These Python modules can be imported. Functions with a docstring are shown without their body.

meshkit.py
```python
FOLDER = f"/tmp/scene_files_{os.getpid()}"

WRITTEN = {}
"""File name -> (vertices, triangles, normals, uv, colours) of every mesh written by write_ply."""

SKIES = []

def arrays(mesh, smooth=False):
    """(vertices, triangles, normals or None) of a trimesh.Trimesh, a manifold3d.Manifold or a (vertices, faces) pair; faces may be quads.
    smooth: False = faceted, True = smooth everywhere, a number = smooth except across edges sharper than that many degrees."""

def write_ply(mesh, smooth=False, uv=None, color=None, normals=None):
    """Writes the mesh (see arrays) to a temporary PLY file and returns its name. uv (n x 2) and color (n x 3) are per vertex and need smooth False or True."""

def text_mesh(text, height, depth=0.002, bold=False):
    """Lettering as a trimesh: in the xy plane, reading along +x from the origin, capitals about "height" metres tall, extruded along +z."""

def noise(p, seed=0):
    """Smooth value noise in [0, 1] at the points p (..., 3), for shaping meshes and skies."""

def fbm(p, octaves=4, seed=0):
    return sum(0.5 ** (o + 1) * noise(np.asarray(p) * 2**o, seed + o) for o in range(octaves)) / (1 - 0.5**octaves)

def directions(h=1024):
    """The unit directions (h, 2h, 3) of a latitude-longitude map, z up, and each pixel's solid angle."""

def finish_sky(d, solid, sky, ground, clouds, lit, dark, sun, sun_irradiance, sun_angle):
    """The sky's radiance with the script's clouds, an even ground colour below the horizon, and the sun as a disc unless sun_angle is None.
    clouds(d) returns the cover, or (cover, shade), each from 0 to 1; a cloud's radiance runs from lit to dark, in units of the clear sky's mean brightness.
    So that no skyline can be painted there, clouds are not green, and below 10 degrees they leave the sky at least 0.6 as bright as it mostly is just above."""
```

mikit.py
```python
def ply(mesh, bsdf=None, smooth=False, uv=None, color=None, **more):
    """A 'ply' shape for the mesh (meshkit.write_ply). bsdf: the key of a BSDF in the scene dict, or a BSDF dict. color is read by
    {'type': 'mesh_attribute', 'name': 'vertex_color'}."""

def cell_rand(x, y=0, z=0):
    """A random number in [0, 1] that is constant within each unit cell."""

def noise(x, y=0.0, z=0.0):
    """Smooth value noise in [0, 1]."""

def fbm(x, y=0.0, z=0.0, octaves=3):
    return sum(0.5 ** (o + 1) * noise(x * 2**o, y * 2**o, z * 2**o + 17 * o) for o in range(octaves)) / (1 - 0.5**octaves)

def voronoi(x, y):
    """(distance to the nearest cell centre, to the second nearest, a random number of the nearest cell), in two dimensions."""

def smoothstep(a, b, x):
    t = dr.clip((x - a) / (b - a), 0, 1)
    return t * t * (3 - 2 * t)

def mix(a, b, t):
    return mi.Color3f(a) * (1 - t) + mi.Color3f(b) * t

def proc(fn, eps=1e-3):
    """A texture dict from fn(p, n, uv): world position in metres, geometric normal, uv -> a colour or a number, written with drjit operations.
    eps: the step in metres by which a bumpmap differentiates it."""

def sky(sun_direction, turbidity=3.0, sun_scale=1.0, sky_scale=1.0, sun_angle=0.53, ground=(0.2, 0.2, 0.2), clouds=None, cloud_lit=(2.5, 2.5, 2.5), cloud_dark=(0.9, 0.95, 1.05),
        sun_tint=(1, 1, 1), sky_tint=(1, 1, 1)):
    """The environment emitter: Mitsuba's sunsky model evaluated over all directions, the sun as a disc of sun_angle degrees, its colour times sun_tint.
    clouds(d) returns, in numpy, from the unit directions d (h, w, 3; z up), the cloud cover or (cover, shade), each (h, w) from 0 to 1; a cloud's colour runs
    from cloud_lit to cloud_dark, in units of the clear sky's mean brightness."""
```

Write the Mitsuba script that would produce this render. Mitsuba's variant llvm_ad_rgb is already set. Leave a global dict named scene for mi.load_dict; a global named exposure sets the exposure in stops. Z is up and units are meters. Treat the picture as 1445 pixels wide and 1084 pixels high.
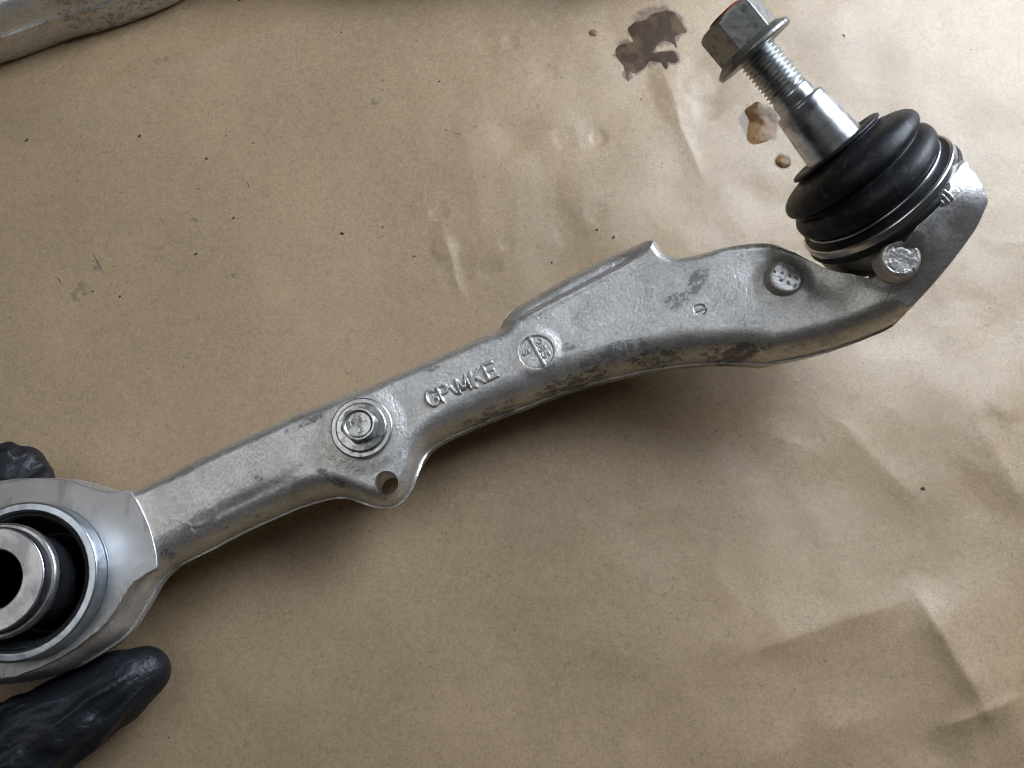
import math
import numpy as np
import trimesh
import shapely
import mitsuba as mi
import drjit as dr
import manifold3d
import meshkit
import mikit
from scipy.interpolate import RBFInterpolator
from scipy.spatial import Delaunay, cKDTree
from shapely.geometry import Polygon

T = mi.ScalarTransform4f
MM = 0.001
scene, labels = {}, {}

# ------------------------------------------------------------------ camera, light, exposure
scene['camera'] = {'type': 'perspective', 'fov': 64.01, 'fov_axis': 'x', 'near_clip': 0.02, 'far_clip': 50.0,
                   'to_world': T().look_at(origin=[0, -0.0748, 0.31715], target=[0, 0, 0.038], up=[0, 1, 0])}


def soft_lamp(name, centre, aim, w, h, rgb):
    scene[name] = {'type': 'rectangle', 'to_world': T().look_at(origin=centre, target=aim, up=[0, 0, 1]) @ T().scale([w / 2, h / 2, 1]),
                   'emitter': {'type': 'area', 'radiance': {'type': 'rgb', 'value': rgb}}, 'bsdf': {'type': 'diffuse', 'reflectance': {'type': 'rgb', 'value': [0.5, 0.5, 0.5]}}}


# daylight through a tall opening up and to the right, a panel added overhead left to brighten the metal, and the dim light of the place all round
soft_lamp('doorway_daylight', [0.50, 0.47, 0.45], [0.03, 0.03, 0.03], 0.42, 0.50, [13.4, 14.8, 16.8])
soft_lamp('overhead_fill', [-0.43, 0.12, 0.93], [0.0, 0.0, 0.03], 0.62, 0.46, [1.45, 1.43, 1.38])
scene['room_light'] = {'type': 'constant', 'radiance': {'type': 'rgb', 'value': [0.03, 0.029, 0.028]}}
exposure = -0.08
for k, t, c in (('doorway_daylight', 'bright cool daylight opening up to the right beyond the frame', 'doorway'), ('overhead_fill', 'dim wide panel added overhead to the left to brighten the metal, beyond the frame', 'overhead_fill')):
    labels[k] = {'label': t, 'category': c, 'kind': 'structure'}

# ------------------------------------------------------------------ measurements, in millimetres
ARM_OUTLINE = [[-132.46,-36.51,4.0], [-119.6,-29.13,6.0], [-105.49,-21.56,6.0], [-91.15,-14.62,6.0], [-76.63,-7.57,6.0], [-64.33,-2.26,6.0], [-51.86,2.57,6.0],
[-41.83,7.44,6.0], [-31.68,12.08,6.0], [-21.45,17.04,6.0], [-11.1,21.76,6.0], [-5.63,24.26,7.2], [-4.37,27.68,9.6], [-2.79,30.22,10.5], [-0.13,33.03,10.5],
[5.2,36.7,10.5], [15.4,42.59,10.5], [26.21,48.72,10.5], [37.01,53.83,10.5], [47.7,58.05,8.4], [50.88,58.95,7.2], [54.25,58.4,6.0], [56.03,56.0,6.0],
[57.48,52.78,6.0], [59.47,51.48,6.0], [62.49,50.94,6.0], [68.83,51.78,6.0], [77.67,53.24,5.0], [87.69,54.39,6.0], [93.81,54.12,6.0], [98.16,52.06,5.0],
[101.94,47.94,3.0], [105.55,43.39,1.5], [109.38,39.51,1.2], [113.14,36.91,1.2], [116.69,35.17,1.2], [119.49,33.17,1.2], [121.86,32.15,1.2], [126.51,39.13,1.2],
[130.23,44.95,1.2], [135.45,51.53,1.2], [139.42,57.74,1.5], [142.24,63.97,4.0], [146.72,66.53,6.0], [150.1,62.88,6.0], [153.94,56.38,6.0], [154.51,50.27,4.0],
[152.09,45.77,2.0], [149.4,40.59,1.2], [144.31,32.88,1.2], [139.01,26.05,1.2], [133.96,20.34,1.2], [132.97,18.7,2.0], [132.59,18.37,5.0], [127.7,16.19,7.0],
[117.01,12.66,8.0], [107.9,10.47,8.0], [98.59,9.19,8.0], [92.64,8.33,8.0], [90.96,8.18,8.0], [81.73,9.43,9.0], [71.74,9.54,9.0], [61.66,9.15,10.5],
[51.48,7.98,10.5], [41.18,6.21,10.5], [30.78,3.83,10.5], [20.31,0.82,10.5], [9.81,-3.08,10.5], [-0.65,-7.04,10.5], [-11.06,-11.29,9.6], [-20.09,-15.25,8.4],
[-25.22,-17.89,7.2], [-29.04,-20.5,6.6], [-31.53,-24.15,6.0], [-32.96,-28.53,6.0], [-34.61,-33.66,6.0], [-36.54,-37.48,6.0], [-39.23,-40.52,6.0],
[-42.96,-42.3,6.0], [-47.5,-42.31,6.0], [-52.59,-40.83,6.0], [-57.7,-39.09,6.6], [-62.75,-38.61,7.2], [-68.96,-39.91,8.4], [-76.31,-42.45,9.6],
[-85.98,-46.73,9.6], [-95.54,-51.46,9.6], [-104.98,-56.62,9.6], [-113.2,-60.76,9.6], [-117.81,-63.66,9.6], [-121.54,-67.74,9.6], [-124.11,-73.2,10.5],
[-126.09,-77.21,10.5], [-129.1,-82.59,10.5], [-133.37,-87.21,7.0], [-139.99,-91.8,5.0], [-148.3,-96.26,3.0], [-156.76,-98.85,2.5], [-165.27,-100.53,2.5],
[-174.74,-100.77,2.5], [-187.07,-98.34,2.5], [-199.19,-90.94,2.5], [-205.79,-81.35,2.5], [-210.39,-67.34,2.5], [-207.96,-53.18,2.5], [-200.38,-42.42,2.5],
[-189.52,-35.99,2.5], [-177.68,-33.05,2.5], [-166.74,-32.07,2.5], [-154.38,-32.32,2.5], [-146.79,-33.81,2.5], [-140.39,-35.78,3.0], [-135.88,-36.51,3.0]]
EYE_FACE = [[-174.45,-35.21], [-167.39,-34.0], [-160.25,-33.27], [-152.89,-34.0], [-145.31,-36.42], [-137.83,-38.35], [-134.22,-38.35], [-130.27,-37.14], [-126.89,-41.23],
[-123.64,-46.47], [-121.17,-51.43], [-119.08,-57.27], [-117.67,-63.5], [-121.43,-65.56], [-124.68,-67.84], [-127.02,-71.7], [-129.84,-77.1], [-132.35,-81.11],
[-138.51,-86.85], [-144.78,-91.22], [-151.17,-94.47], [-159.79,-97.7], [-168.71,-98.78], [-180.49,-96.41], [-191.35,-89.47], [-197.62,-80.66], [-201.99,-67.62],
[-201.49,-54.24], [-195.32,-43.86], [-185.62,-37.63]]
TOP_HEIGHTS = [[-183.78,-67.6,38.0], [-160.13,-37.03,38.0], [-151.32,-96.47,38.0], [-124.89,-49.0,38.0], [-90.2,-36.97,37.5], [-52.64,-15.76,36.5], [-39.63,-36.7,35.5],
[-20.78,1.06,36.0], [9.53,11.59,36.0], [32.63,24.51,37.5], [46.11,43.56,38.0], [57.76,28.64,41.0], [68.8,9.44,43.0], [82.54,35.17,45.0], [83.64,50.21,45.0],
[95.78,35.44,47.0], [102.66,47.78,48.5], [109.39,39.76,52.0], [116.8,35.51,57.0], [121.08,34.41,62.0], [125.01,34.28,67.0], [126.89,39.91,75.5],
[130.22,45.37,79.5], [135.42,51.5,82.0], [140.11,57.97,82.5], [128.96,30.44,66.0], [133.67,37.67,75.0], [146.58,57.47,82.5], [151.56,48.57,80.5],
[145.61,48.31,81.0], [144.25,33.28,71.0], [140.3,41.9,76.5], [132.21,19.01,60.0], [120.92,22.27,58.0], [104.37,22.3,51.0], [105.83,8.55,50.0],
[88.85,6.11,45.5]]
AT = {"hole": [-43.35, -34.52, 35.68], "stamp": [8.78, 12.4, 35.96], "pad": [95.79, 35.45, 46.97], "plug": [126.5, 33.96, 72.28], "slot": [66.89, 26.13, 42.68], "dent": [-107.37, -43.27, 37.8], "boss": [-52.38, -16.01, 36.49], "text0": [-29.11, -8.01, 36.03], "text1": [-4.92, 1.88, 35.85], "gr0": [-120.59, -55.58, 37.94], "gr1": [-61.96, -25.8, 36.62], "w1": [136.06, 48.64, 81.31], "rib0": [5.8, 25.97, 35.69], "rib1": [47.55, 48.21, 38.28], "tabl": [39.08, 48.1, 37.25], "lugridge": [-16.79, -13.83, 35.81]}
PITS = [[94.44,40.07], [97.26,38.85], [90.72,37.52], [93.83,36.74], [96.53,35.86], [99.36,34.62], [92.98,33.63], [95.83,32.41], [98.58,31.18]]
SCALE_AND_SHADE = [[66.9,37.7,7.5,3.5,55,0.8], [59.1,29.9,6.5,4.0,30,0.75], [39.8,13.4,12.0,3.2,15,0.8], [29.7,9.8,7.5,2.2,20,0.7], [19.7,14.1,2.5,4.2,-65,0.7],
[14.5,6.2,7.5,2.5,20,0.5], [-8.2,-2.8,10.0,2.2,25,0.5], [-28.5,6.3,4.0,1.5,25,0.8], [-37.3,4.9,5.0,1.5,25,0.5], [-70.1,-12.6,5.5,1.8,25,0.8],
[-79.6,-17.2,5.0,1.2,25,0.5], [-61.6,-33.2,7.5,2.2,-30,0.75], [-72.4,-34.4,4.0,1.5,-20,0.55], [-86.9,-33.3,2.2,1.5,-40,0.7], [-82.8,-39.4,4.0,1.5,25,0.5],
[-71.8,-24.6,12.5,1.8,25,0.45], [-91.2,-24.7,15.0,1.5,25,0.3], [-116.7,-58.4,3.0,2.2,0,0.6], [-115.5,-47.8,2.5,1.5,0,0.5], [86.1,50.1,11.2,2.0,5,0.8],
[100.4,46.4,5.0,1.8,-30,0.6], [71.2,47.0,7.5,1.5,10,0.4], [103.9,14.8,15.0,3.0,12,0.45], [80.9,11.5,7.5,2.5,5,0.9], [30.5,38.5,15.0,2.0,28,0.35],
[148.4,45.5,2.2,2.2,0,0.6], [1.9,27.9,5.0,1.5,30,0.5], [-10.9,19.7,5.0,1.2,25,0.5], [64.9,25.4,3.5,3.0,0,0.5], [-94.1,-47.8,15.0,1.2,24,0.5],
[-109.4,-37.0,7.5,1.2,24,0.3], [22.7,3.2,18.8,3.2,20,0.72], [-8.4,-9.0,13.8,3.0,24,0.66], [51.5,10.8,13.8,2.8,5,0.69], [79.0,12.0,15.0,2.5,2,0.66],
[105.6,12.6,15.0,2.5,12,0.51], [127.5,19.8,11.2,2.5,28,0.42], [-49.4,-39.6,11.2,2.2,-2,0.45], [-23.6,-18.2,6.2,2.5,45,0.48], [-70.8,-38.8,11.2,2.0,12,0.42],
[-97.3,-50.9,22.5,2.2,25,0.36], [-126.5,-76.7,6.2,7.5,50,0.3], [-175,175,52,4,24,0.6]]  # closing rows follow the lower flanks: scale plus painted shade
OIL_MAIN = [[52.5,176.5], [56.0,180.1], [61.1,181.6], [62.5,184.2], [65.0,184.6], [69.4,186.0], [73.5,185.3], [75.8,182.3], [77.5,178.7], [78.9,175.0], [76.0,173.9],
[74.0,172.1], [74.1,166.7], [72.3,168.9], [67.7,170.0], [64.1,166.0], [63.4,163.8], [65.9,164.6], [71.5,165.1], [73.3,164.6], [74.4,160.3], [72.7,158.8],
[69.7,159.2], [69.2,155.3], [67.4,157.4], [66.9,159.2], [62.0,159.6], [59.4,156.7], [56.0,154.2], [52.6,153.9], [52.1,149.7], [50.7,151.8], [49.9,156.0],
[48.8,158.8], [46.4,163.1], [47.5,167.4], [51.0,168.9], [54.1,169.6], [54.2,172.1]]
OIL_DROP = [[102.5,135.2], [108.3,139.3], [111.7,137.3], [115.8,135.2], [117.0,131.1], [115.0,125.6], [112.8,120.9], [104.3,118.9], [102.9,124.3], [104.0,131.1]]
OIL_SPOTS = [[117.5,110.4,3.3], [36.7,174.6,1.9]]
SPECKS = [[-124.4,191.0], [-209.8,118.7], [-161.5,121.1], [-124.4,121.6], [-112.2,118.2], [-131.6,110.4], [-133.9,96.2], [-117.7,82.3], [-132.1,66.2], [-173.6,50.0],
[-162.0,47.8], [-57.3,144.4], [-32.2,148.5], [-40.8,65.3], [-28.7,124.1], [-77.1,174.1], [-71.5,75.7], [16.7,62.5], [35.7,77.0], [42.5,73.5], [64.4,108.4],
[123.1,160.5], [149.8,172.7], [206.5,166.0], [57.2,140.5], [-54.6,79.0], [-55.4,-37.4], [158.6,-31.9]]
DENTS = [[37.8,121.1,5,-1], [35.7,122.2,9,-0.6], [23.9,121.1,7,-0.6], [-30.8,85.6,5,-0.9], [-28.1,69.3,7,0.9], [-2.2,70.9,4,-0.6], [-9.6,60.3,6,-0.6],
[-22.8,58.1,10,-0.7], [35.4,85.6,6,-0.6], [-0.8,169.7,5,-0.9], [24.6,75.7,8,-0.5], [84.2,147.7,9,0.7], [74.2,137.0,12,0.8], [86.7,137.0,8,-0.8],
[-171.8,82.3,3.5,-0.3], [-103.7,135.2,4,-0.3], [-137.9,102.3,5,-0.3], [197.3,4.9,12,0.8], [186.2,-12.3,14,-0.8], [176.7,40.9,7,-0.4], [-10.4,169.7,8,-0.7]]
LINES = [[153.1,-74.4,170.1,-111.6,24,12,4.2], [85.5,-92.0,141.2,-74.4,32,14,3.0], [-187.5,155.0,-150.8,167.5,10,4,0.8], [128.2,-6.6,155.5,-34.6,12,22,1.6],
[184.3,-6.6,197.1,-40.1,10,16,1.6], [67.2,155.0,80.2,105.7,7,14,1.1], [-29.1,75.7,-20.6,48.7,3,7,0.8], [-223.7,124.6,-106.6,173.5,26,22,4.0],
[184.8,-108.0,155.3,-116.4,16,8,2.2], [69.8,-135.1,130.0,-114.0,30,20,1.6], [84.9,158.6,104.7,169.7,6,10,0.9]]
SCUFFS = [[-163.0,164.5,1.4], [-153.1,158.6,1.6], [-156.7,156.8,2.0], [-60.2,139.1,2.5], [-134.3,81.6,1.3], [-115.6,56.5,1.2], [-173.0,61.3,2.6], [-179.5,50.2,4],
[-57.5,148.8,0.9], [37.2,181.0,1.0], [41.1,182.5,0.7]]
FIBRES = [[-113.6,99.6,-112.4,96.6], [-175.9,67.7,-169.5,57.1], [-190.3,56.5,-186.8,52.7], [-25.5,122.9,-22.4,121.8], [-117.1,57.1,-114.6,55.2], [79.0,-9.5,82.4,-8.4]]
ARM2_OUTLINE = [[-306.6,110.0], [-285.1,118.3], [-244.9,138.5], [-216.9,149.9], [-206.3,154.8], [-195.8,159.4], [-174.1,166.8], [-153.3,176.9], [-130.8,191.2], [-84.6,194.9],
[-37.9,192.0], [-0.8,196.4], [21.0,200.2], [33.4,195.7], [45.1,194.2], [58.2,195.7], [74.1,203.2], [86.9,206.9], [88.3,230.0], [73.2,245.9], [47.7,251.9],
[18.5,243.9], [-23.2,239.9], [-87.4,241.9], [-134.1,226.1], [-179.2,206.9], [-223.2,188.3], [-279.0,159.4], [-314.6,143.7]]

STUD_AXIS = np.array([-0.7092, 0.5383, 0.4553])
STUD_BASE = np.array([126.36, 62.46, 58.43])
STUD_U = np.array([0.6045, 0.7966, -0.0])
STUD_V = np.array([0.3626, -0.2752, 0.8904])
STUD_TILT = np.array([-0.6576, 0.7119, 0.2464]); STUD_TILT /= np.linalg.norm(STUD_TILT)  # the stud swivelled in its joint
STUD_FOOT = np.array([130.93, 58.98, 55.5])
STUD_SIDE = np.array([0.7346, 0.6785, 0.0]); STUD_SIDE /= np.linalg.norm(STUD_SIDE)
rng = np.random.default_rng(7)


# ------------------------------------------------------------------ helpers
def put(key, mesh, bsdf, smooth=30, **more):
    v, f = (mesh.vertices, mesh.faces) if hasattr(mesh, 'vertices') else mesh
    v, f = np.asarray(v, float) * MM, np.asarray(f)
    scene[key] = mikit.ply((v, f), bsdf, smooth=smooth, **more)


def tag(key, label, category=None, group=None, kind=None):
    d = {'label': label}
    if category: d['category'] = category
    if group: d['group'] = group
    if kind: d['kind'] = kind
    labels[key] = d


def sstep(a, b, x):
    t = np.clip((x - a) / (b - a), 0, 1)
    return t * t * (3 - 2 * t)


def fbm2(x, y, scale, seed=0, octaves=3):
    return meshkit.fbm(np.stack([x / scale, y / scale, np.zeros_like(x) + 0.37 * seed], -1), octaves, seed) - 0.5


def spline(P, per=6):
    """closed Catmull-Rom through the rows of P"""
    P = np.asarray(P, float)
    a, b, c, d = (np.roll(P, k, 0) for k in (1, 0, -1, -2))
    out = []
    for t in np.arange(per) / per:
        out.append(0.5 * (2 * b + (c - a) * t + (2 * a - 5 * b + 4 * c - d) * t * t + (3 * b - a - 3 * c + d) * t ** 3))
    return np.stack(out, 1).reshape(-1, P.shape[1])


def resample(P, step):
    P = np.vstack([P, P[:1]])
    L = np.r_[0, np.cumsum(np.linalg.norm(np.diff(P[:, :2], axis=0), axis=1))]
    t = np.linspace(0, L[-1], max(8, int(L[-1] / step)), endpoint=False)
    return np.stack([np.interp(t, L, P[:, k]) for k in range(P.shape[1])], 1)


def dist_segments(p, segs):
    """distance of points p (n,2) to the nearest of the segments (m,4)"""
    best = np.full(len(p), 1e9)
    for x0, y0, x1, y1 in segs:
        a, d = np.array([x0, y0]), np.array([x1 - x0, y1 - y0])
        t = np.clip(((p - a) @ d) / max(d @ d, 1e-12), 0, 1)
        best = np.minimum(best, np.linalg.norm(p - a - t[:, None] * d, axis=1))
    return best


ARC = lambda cx, cy, rx, ry, a0, a1, n=10: [(cx + rx * math.cos(math.radians(a0 + (a1 - a0) * k / n)), cy + ry * math.sin(math.radians(a0 + (a1 - a0) * k / n))) for k in range(n + 1)]
GLYPH = {  # strokes in a box 0.7 wide and 1 high
    'G': [ARC(.38, .5, .36, .5, 50, 325) + [(.70, .42), (.42, .42)]],
    'P': [[(0, 0), (0, 1)], [(0, 1), (.3, 1)] + ARC(.34, .74, .26, .26, 90, -90) + [(0, .48)]],
    'M': [[(0, 0), (.05, 1), (.4, .15), (.75, 1), (.8, 0)]],
    'K': [[(0, 0), (0, 1)], [(.62, 1), (.02, .42)], [(.2, .58), (.66, 0)]],
    'E': [[(.6, 0), (0, 0), (0, 1), (.6, 1)], [(0, .52), (.5, .52)]],
    'S': [ARC(.33, .74, .28, .25, 20, 270, 8) + ARC(.33, .25, .3, .25, 90, -160, 8)],
    '2': [ARC(.33, .7, .3, .3, 160, -35, 8) + [(.03, 0), (.65, 0)]],
    '8': [ARC(.33, .74, .25, .25, 0, 360, 12), ARC(.33, .26, .3, .26, 0, 360, 12)],
    '5': [[(.6, 1), (.1, 1), (.06, .55)] + ARC(.3, .32, .31, .31, 110, -150, 9)],
    'R': [[(0, 0), (0, 1)], [(0, 1), (.3, 1)] + ARC(.34, .76, .24, .24, 90, -90, 7) + [(0, .52)], [(.3, .52), (.6, 0)]],
    'box': [ARC(.33, .5, .75, .75, 90, 450, 5)],
}


def strokes(ch, origin, right, up, h):
    """segments of one character, its box's lower left corner at origin"""
    o, r, u = (np.asarray(x, float) for x in (origin, right, up))
    out = []
    for line in GLYPH[ch]:
        q = [o + h * (x * r + y * u) for x, y in line]
        out += [(*a, *b) for a, b in zip(q[:-1], q[1:])]
    return out


def planar(points, poly):
    """Delaunay triangles of the points whose middle lies in the polygon"""
    t = Delaunay(points).simplices
    c = points[t].mean(1)
    shapely.prepare(poly)
    t = t[shapely.contains_xy(poly, c[:, 0], c[:, 1])]
    a, b, c = (points[t[:, k]] for k in range(3))
    cr = (b[:, 0] - a[:, 0]) * (c[:, 1] - a[:, 1]) - (b[:, 1] - a[:, 1]) * (c[:, 0] - a[:, 0])
    t[cr < 0] = t[cr < 0][:, ::-1]
    return t[np.abs(cr) > 1e-7]


def ring_points(poly, d, step):
    g = poly.buffer(-d)
    out = []
    for q in getattr(g, 'geoms', [g]):
        for r in [q.exterior, *q.interiors]:
            if r.length > 3 * step:
                n = int(r.length / step)
                out.append(np.array([r.interpolate(k / n, normalized=True).coords[0] for k in range(n)]))
    return np.vstack(out) if out else np.zeros((0, 2))


def forging(outline, holes, ztop, height, depth, step=0.5, fine=(), ledge=0.8, seed=1, power=2.3):
    """A drop-forged bar: outline rows (x, y, edge radius) at its parting line, a rounded upper half with relief, a plain lower half.
    ztop(p) -> (plain top, relief) ; height(p) = top above parting line ; depth(p) = lower half's depth ; fine = (x, y, radius, spacing) denser spots."""
    r_ = np.random.default_rng(seed)
    dense = resample(spline(outline), 0.12)
    n = np.gradient(dense[:, :2], axis=0); n = np.stack([n[:, 1], -n[:, 0]], 1); n /= np.linalg.norm(n, axis=1, keepdims=True)
    rough = fbm2(dense[:, 0], dense[:, 1], 5.0, seed, 4) * sstep(2, 4.5, dense[:, 2])
    dense[:, :2] += n * rough[:, None] * 0.7
    k = 41
    pad = np.r_[dense[-k:, 2], dense[:, 2], dense[:k, 2]]
    dense[:, 2] = np.convolve(pad, np.ones(k) / k, 'same')[k:-k]
    poly = Polygon(dense[:, :2], [h for h in holes]).buffer(0)
    edge = resample(dense, step * 0.8)[:, :2]
    hole_pts = [resample(np.asarray(h), min(step, 0.4)) for h in holes]
    outer = Polygon(dense[:, :2]).buffer(0)
    tree = cKDTree(dense[:, :2])

    def relief_of(p):
        d, i = tree.query(p)
        R, led = dense[i, 2], ledge * sstep(2.5, 4.5, dense[i, 2])
        t = np.clip((d - led) / R, 0, 1)
        rise = (1 - (1 - t) ** power) ** (1 / power)
        plain, rel = ztop(p)
        h = height(p)
        return plain - h + h * rise + rel * sstep(0.25, 0.75, t), plain - h

    pts = [edge] + hole_pts
    for d in (0.08, 0.2, 0.4, 0.62, 0.74, 0.8, 0.86, 0.94, 1.05, 1.2, 1.45, 1.8, 2.3, 2.9):
        if d >= step * 0.15:
            pts.append(ring_points(outer, d, step * (0.9 if d < 1.3 else 1.0)))
    x0, y0, x1, y1 = outer.bounds
    gx, gy = np.meshgrid(np.arange(x0, x1, step), np.arange(y0, y1, step * 0.87))
    gx[1::2] += step / 2
    g = np.stack([gx.ravel(), gy.ravel()], 1) + r_.normal(0, 0.06 * step, (gx.size, 2))
    for (x, y, rad, sp) in fine:
        g = g[(g[:, 0] - x) ** 2 + (g[:, 1] - y) ** 2 > rad ** 2]
    far = lambda q, m: q[(tree.query(q)[0] > m)]
    inner = poly.buffer(-0.15)
    shapely.prepare(inner)
    inside = lambda q: q[shapely.contains_xy(inner, q[:, 0], q[:, 1])]
    pts.append(far(inside(g), 3.2))
    for j, (x, y, rad, sp) in enumerate(fine):
        fx, fy = np.meshgrid(np.arange(x - rad, x + rad, sp), np.arange(y - rad, y + rad, sp))
        q = np.stack([fx.ravel(), fy.ravel()], 1)
        q = q[((q - [x, y]) ** 2).sum(1) <= rad ** 2]
        for (x2, y2, r2, s2) in fine[:j]:
            q = q[((q - [x2, y2]) ** 2).sum(1) > r2 ** 2]
        pts.append(far(inside(q), 3.0))
    pts = np.vstack(pts)
    pts = pts[np.unique((pts / 0.02).round().astype(int), axis=0, return_index=True)[1]]
    f = planar(pts, poly)
    z, part = relief_of(pts)
    v = np.c_[pts, z]
    # lower half
    low = [edge] + [h[::2] for h in hole_pts] + [ring_points(outer, d, 1.2) for d in (0.3, 0.8, 1.5, 2.5, 4.0)]
    gx, gy = np.meshgrid(np.arange(x0, x1, 2.2), np.arange(y0, y1, 2.2))
    low.append(far(inside(np.stack([gx.ravel(), gy.ravel()], 1)), 4.6))
    low = np.vstack(low)
    low = low[np.unique((low / 0.02).round().astype(int), axis=0, return_index=True)[1]]
    fl = planar(low, poly)
    d, i = tree.query(low)
    t = np.clip((d - 0.2) / np.maximum(dense[i, 2], 2.5), 0, 1)
    plain, _ = ztop(low)
    zl = plain - height(low) - depth(low) * (1 - (1 - t) ** 2.2) ** (1 / 2.2)
    vs, fs = [v, np.c_[low, zl]], [f, fl[:, ::-1] + len(v)]
    at = len(v) + len(low)
    for h in hole_pts:  # the walls of the holes
        zt, zb = relief_of(h)[0], None
        d, i = tree.query(h)
        t = np.clip((d - 0.2) / np.maximum(dense[i, 2], 2.5), 0, 1)
        zb = ztop(h)[0] - height(h) - depth(h) * (1 - (1 - t) ** 2.2) ** (1 / 2.2)
        m = len(h)
        vs.append(np.vstack([np.c_[h, zt], np.c_[h, zb]]))
        k_ = np.arange(m); k2 = (k_ + 1) % m
        fs.append(np.vstack([np.stack([k_, k2, k2 + m], 1), np.stack([k_, k2 + m, k_ + m], 1)]) + at)
        at += 2 * m
    return np.vstack(vs), np.vstack(fs)


def circle(x, y, r, n=120):
    a = np.arange(n) / n * 2 * np.pi
    return np.stack([x + r * np.cos(a), y + r * np.sin(a)], 1)


def lathe(profile, n=128, origin=(0, 0, 0), axis=(0, 0, 1), u=(1, 0, 0), wobble=None, closed=False):
    """profile rows (r, s), from the inside or the bottom up; turned about the axis"""
    P = np.asarray(profile, float)
    axis, u = np.asarray(axis, float), np.asarray(u, float)
    w = np.cross(axis, u)
    a = np.arange(n) / n * 2 * np.pi
    r, s = np.repeat(P[:, 0:1], n, 1), np.repeat(P[:, 1:2], n, 1)
    A = np.repeat(a[None], len(P), 0)
    if wobble is not None:
        r, s = wobble(r, s, A)
    v = np.asarray(origin, float) + s[..., None] * axis + (r * np.cos(A))[..., None] * u + (r * np.sin(A))[..., None] * w
    m = len(P)
    i, j = np.meshgrid(np.arange(m if closed else m - 1), np.arange(n), indexing='ij')
    i2, j2 = (i + 1) % m, (j + 1) % n
    q = np.stack([i * n + j, i * n + j2, i2 * n + j2, i2 * n + j], -1).reshape(-1, 4)
    f = np.vstack([q[:, [0, 1, 2]], q[:, [0, 2, 3]]])
    return v.reshape(-1, 3), f


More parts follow.
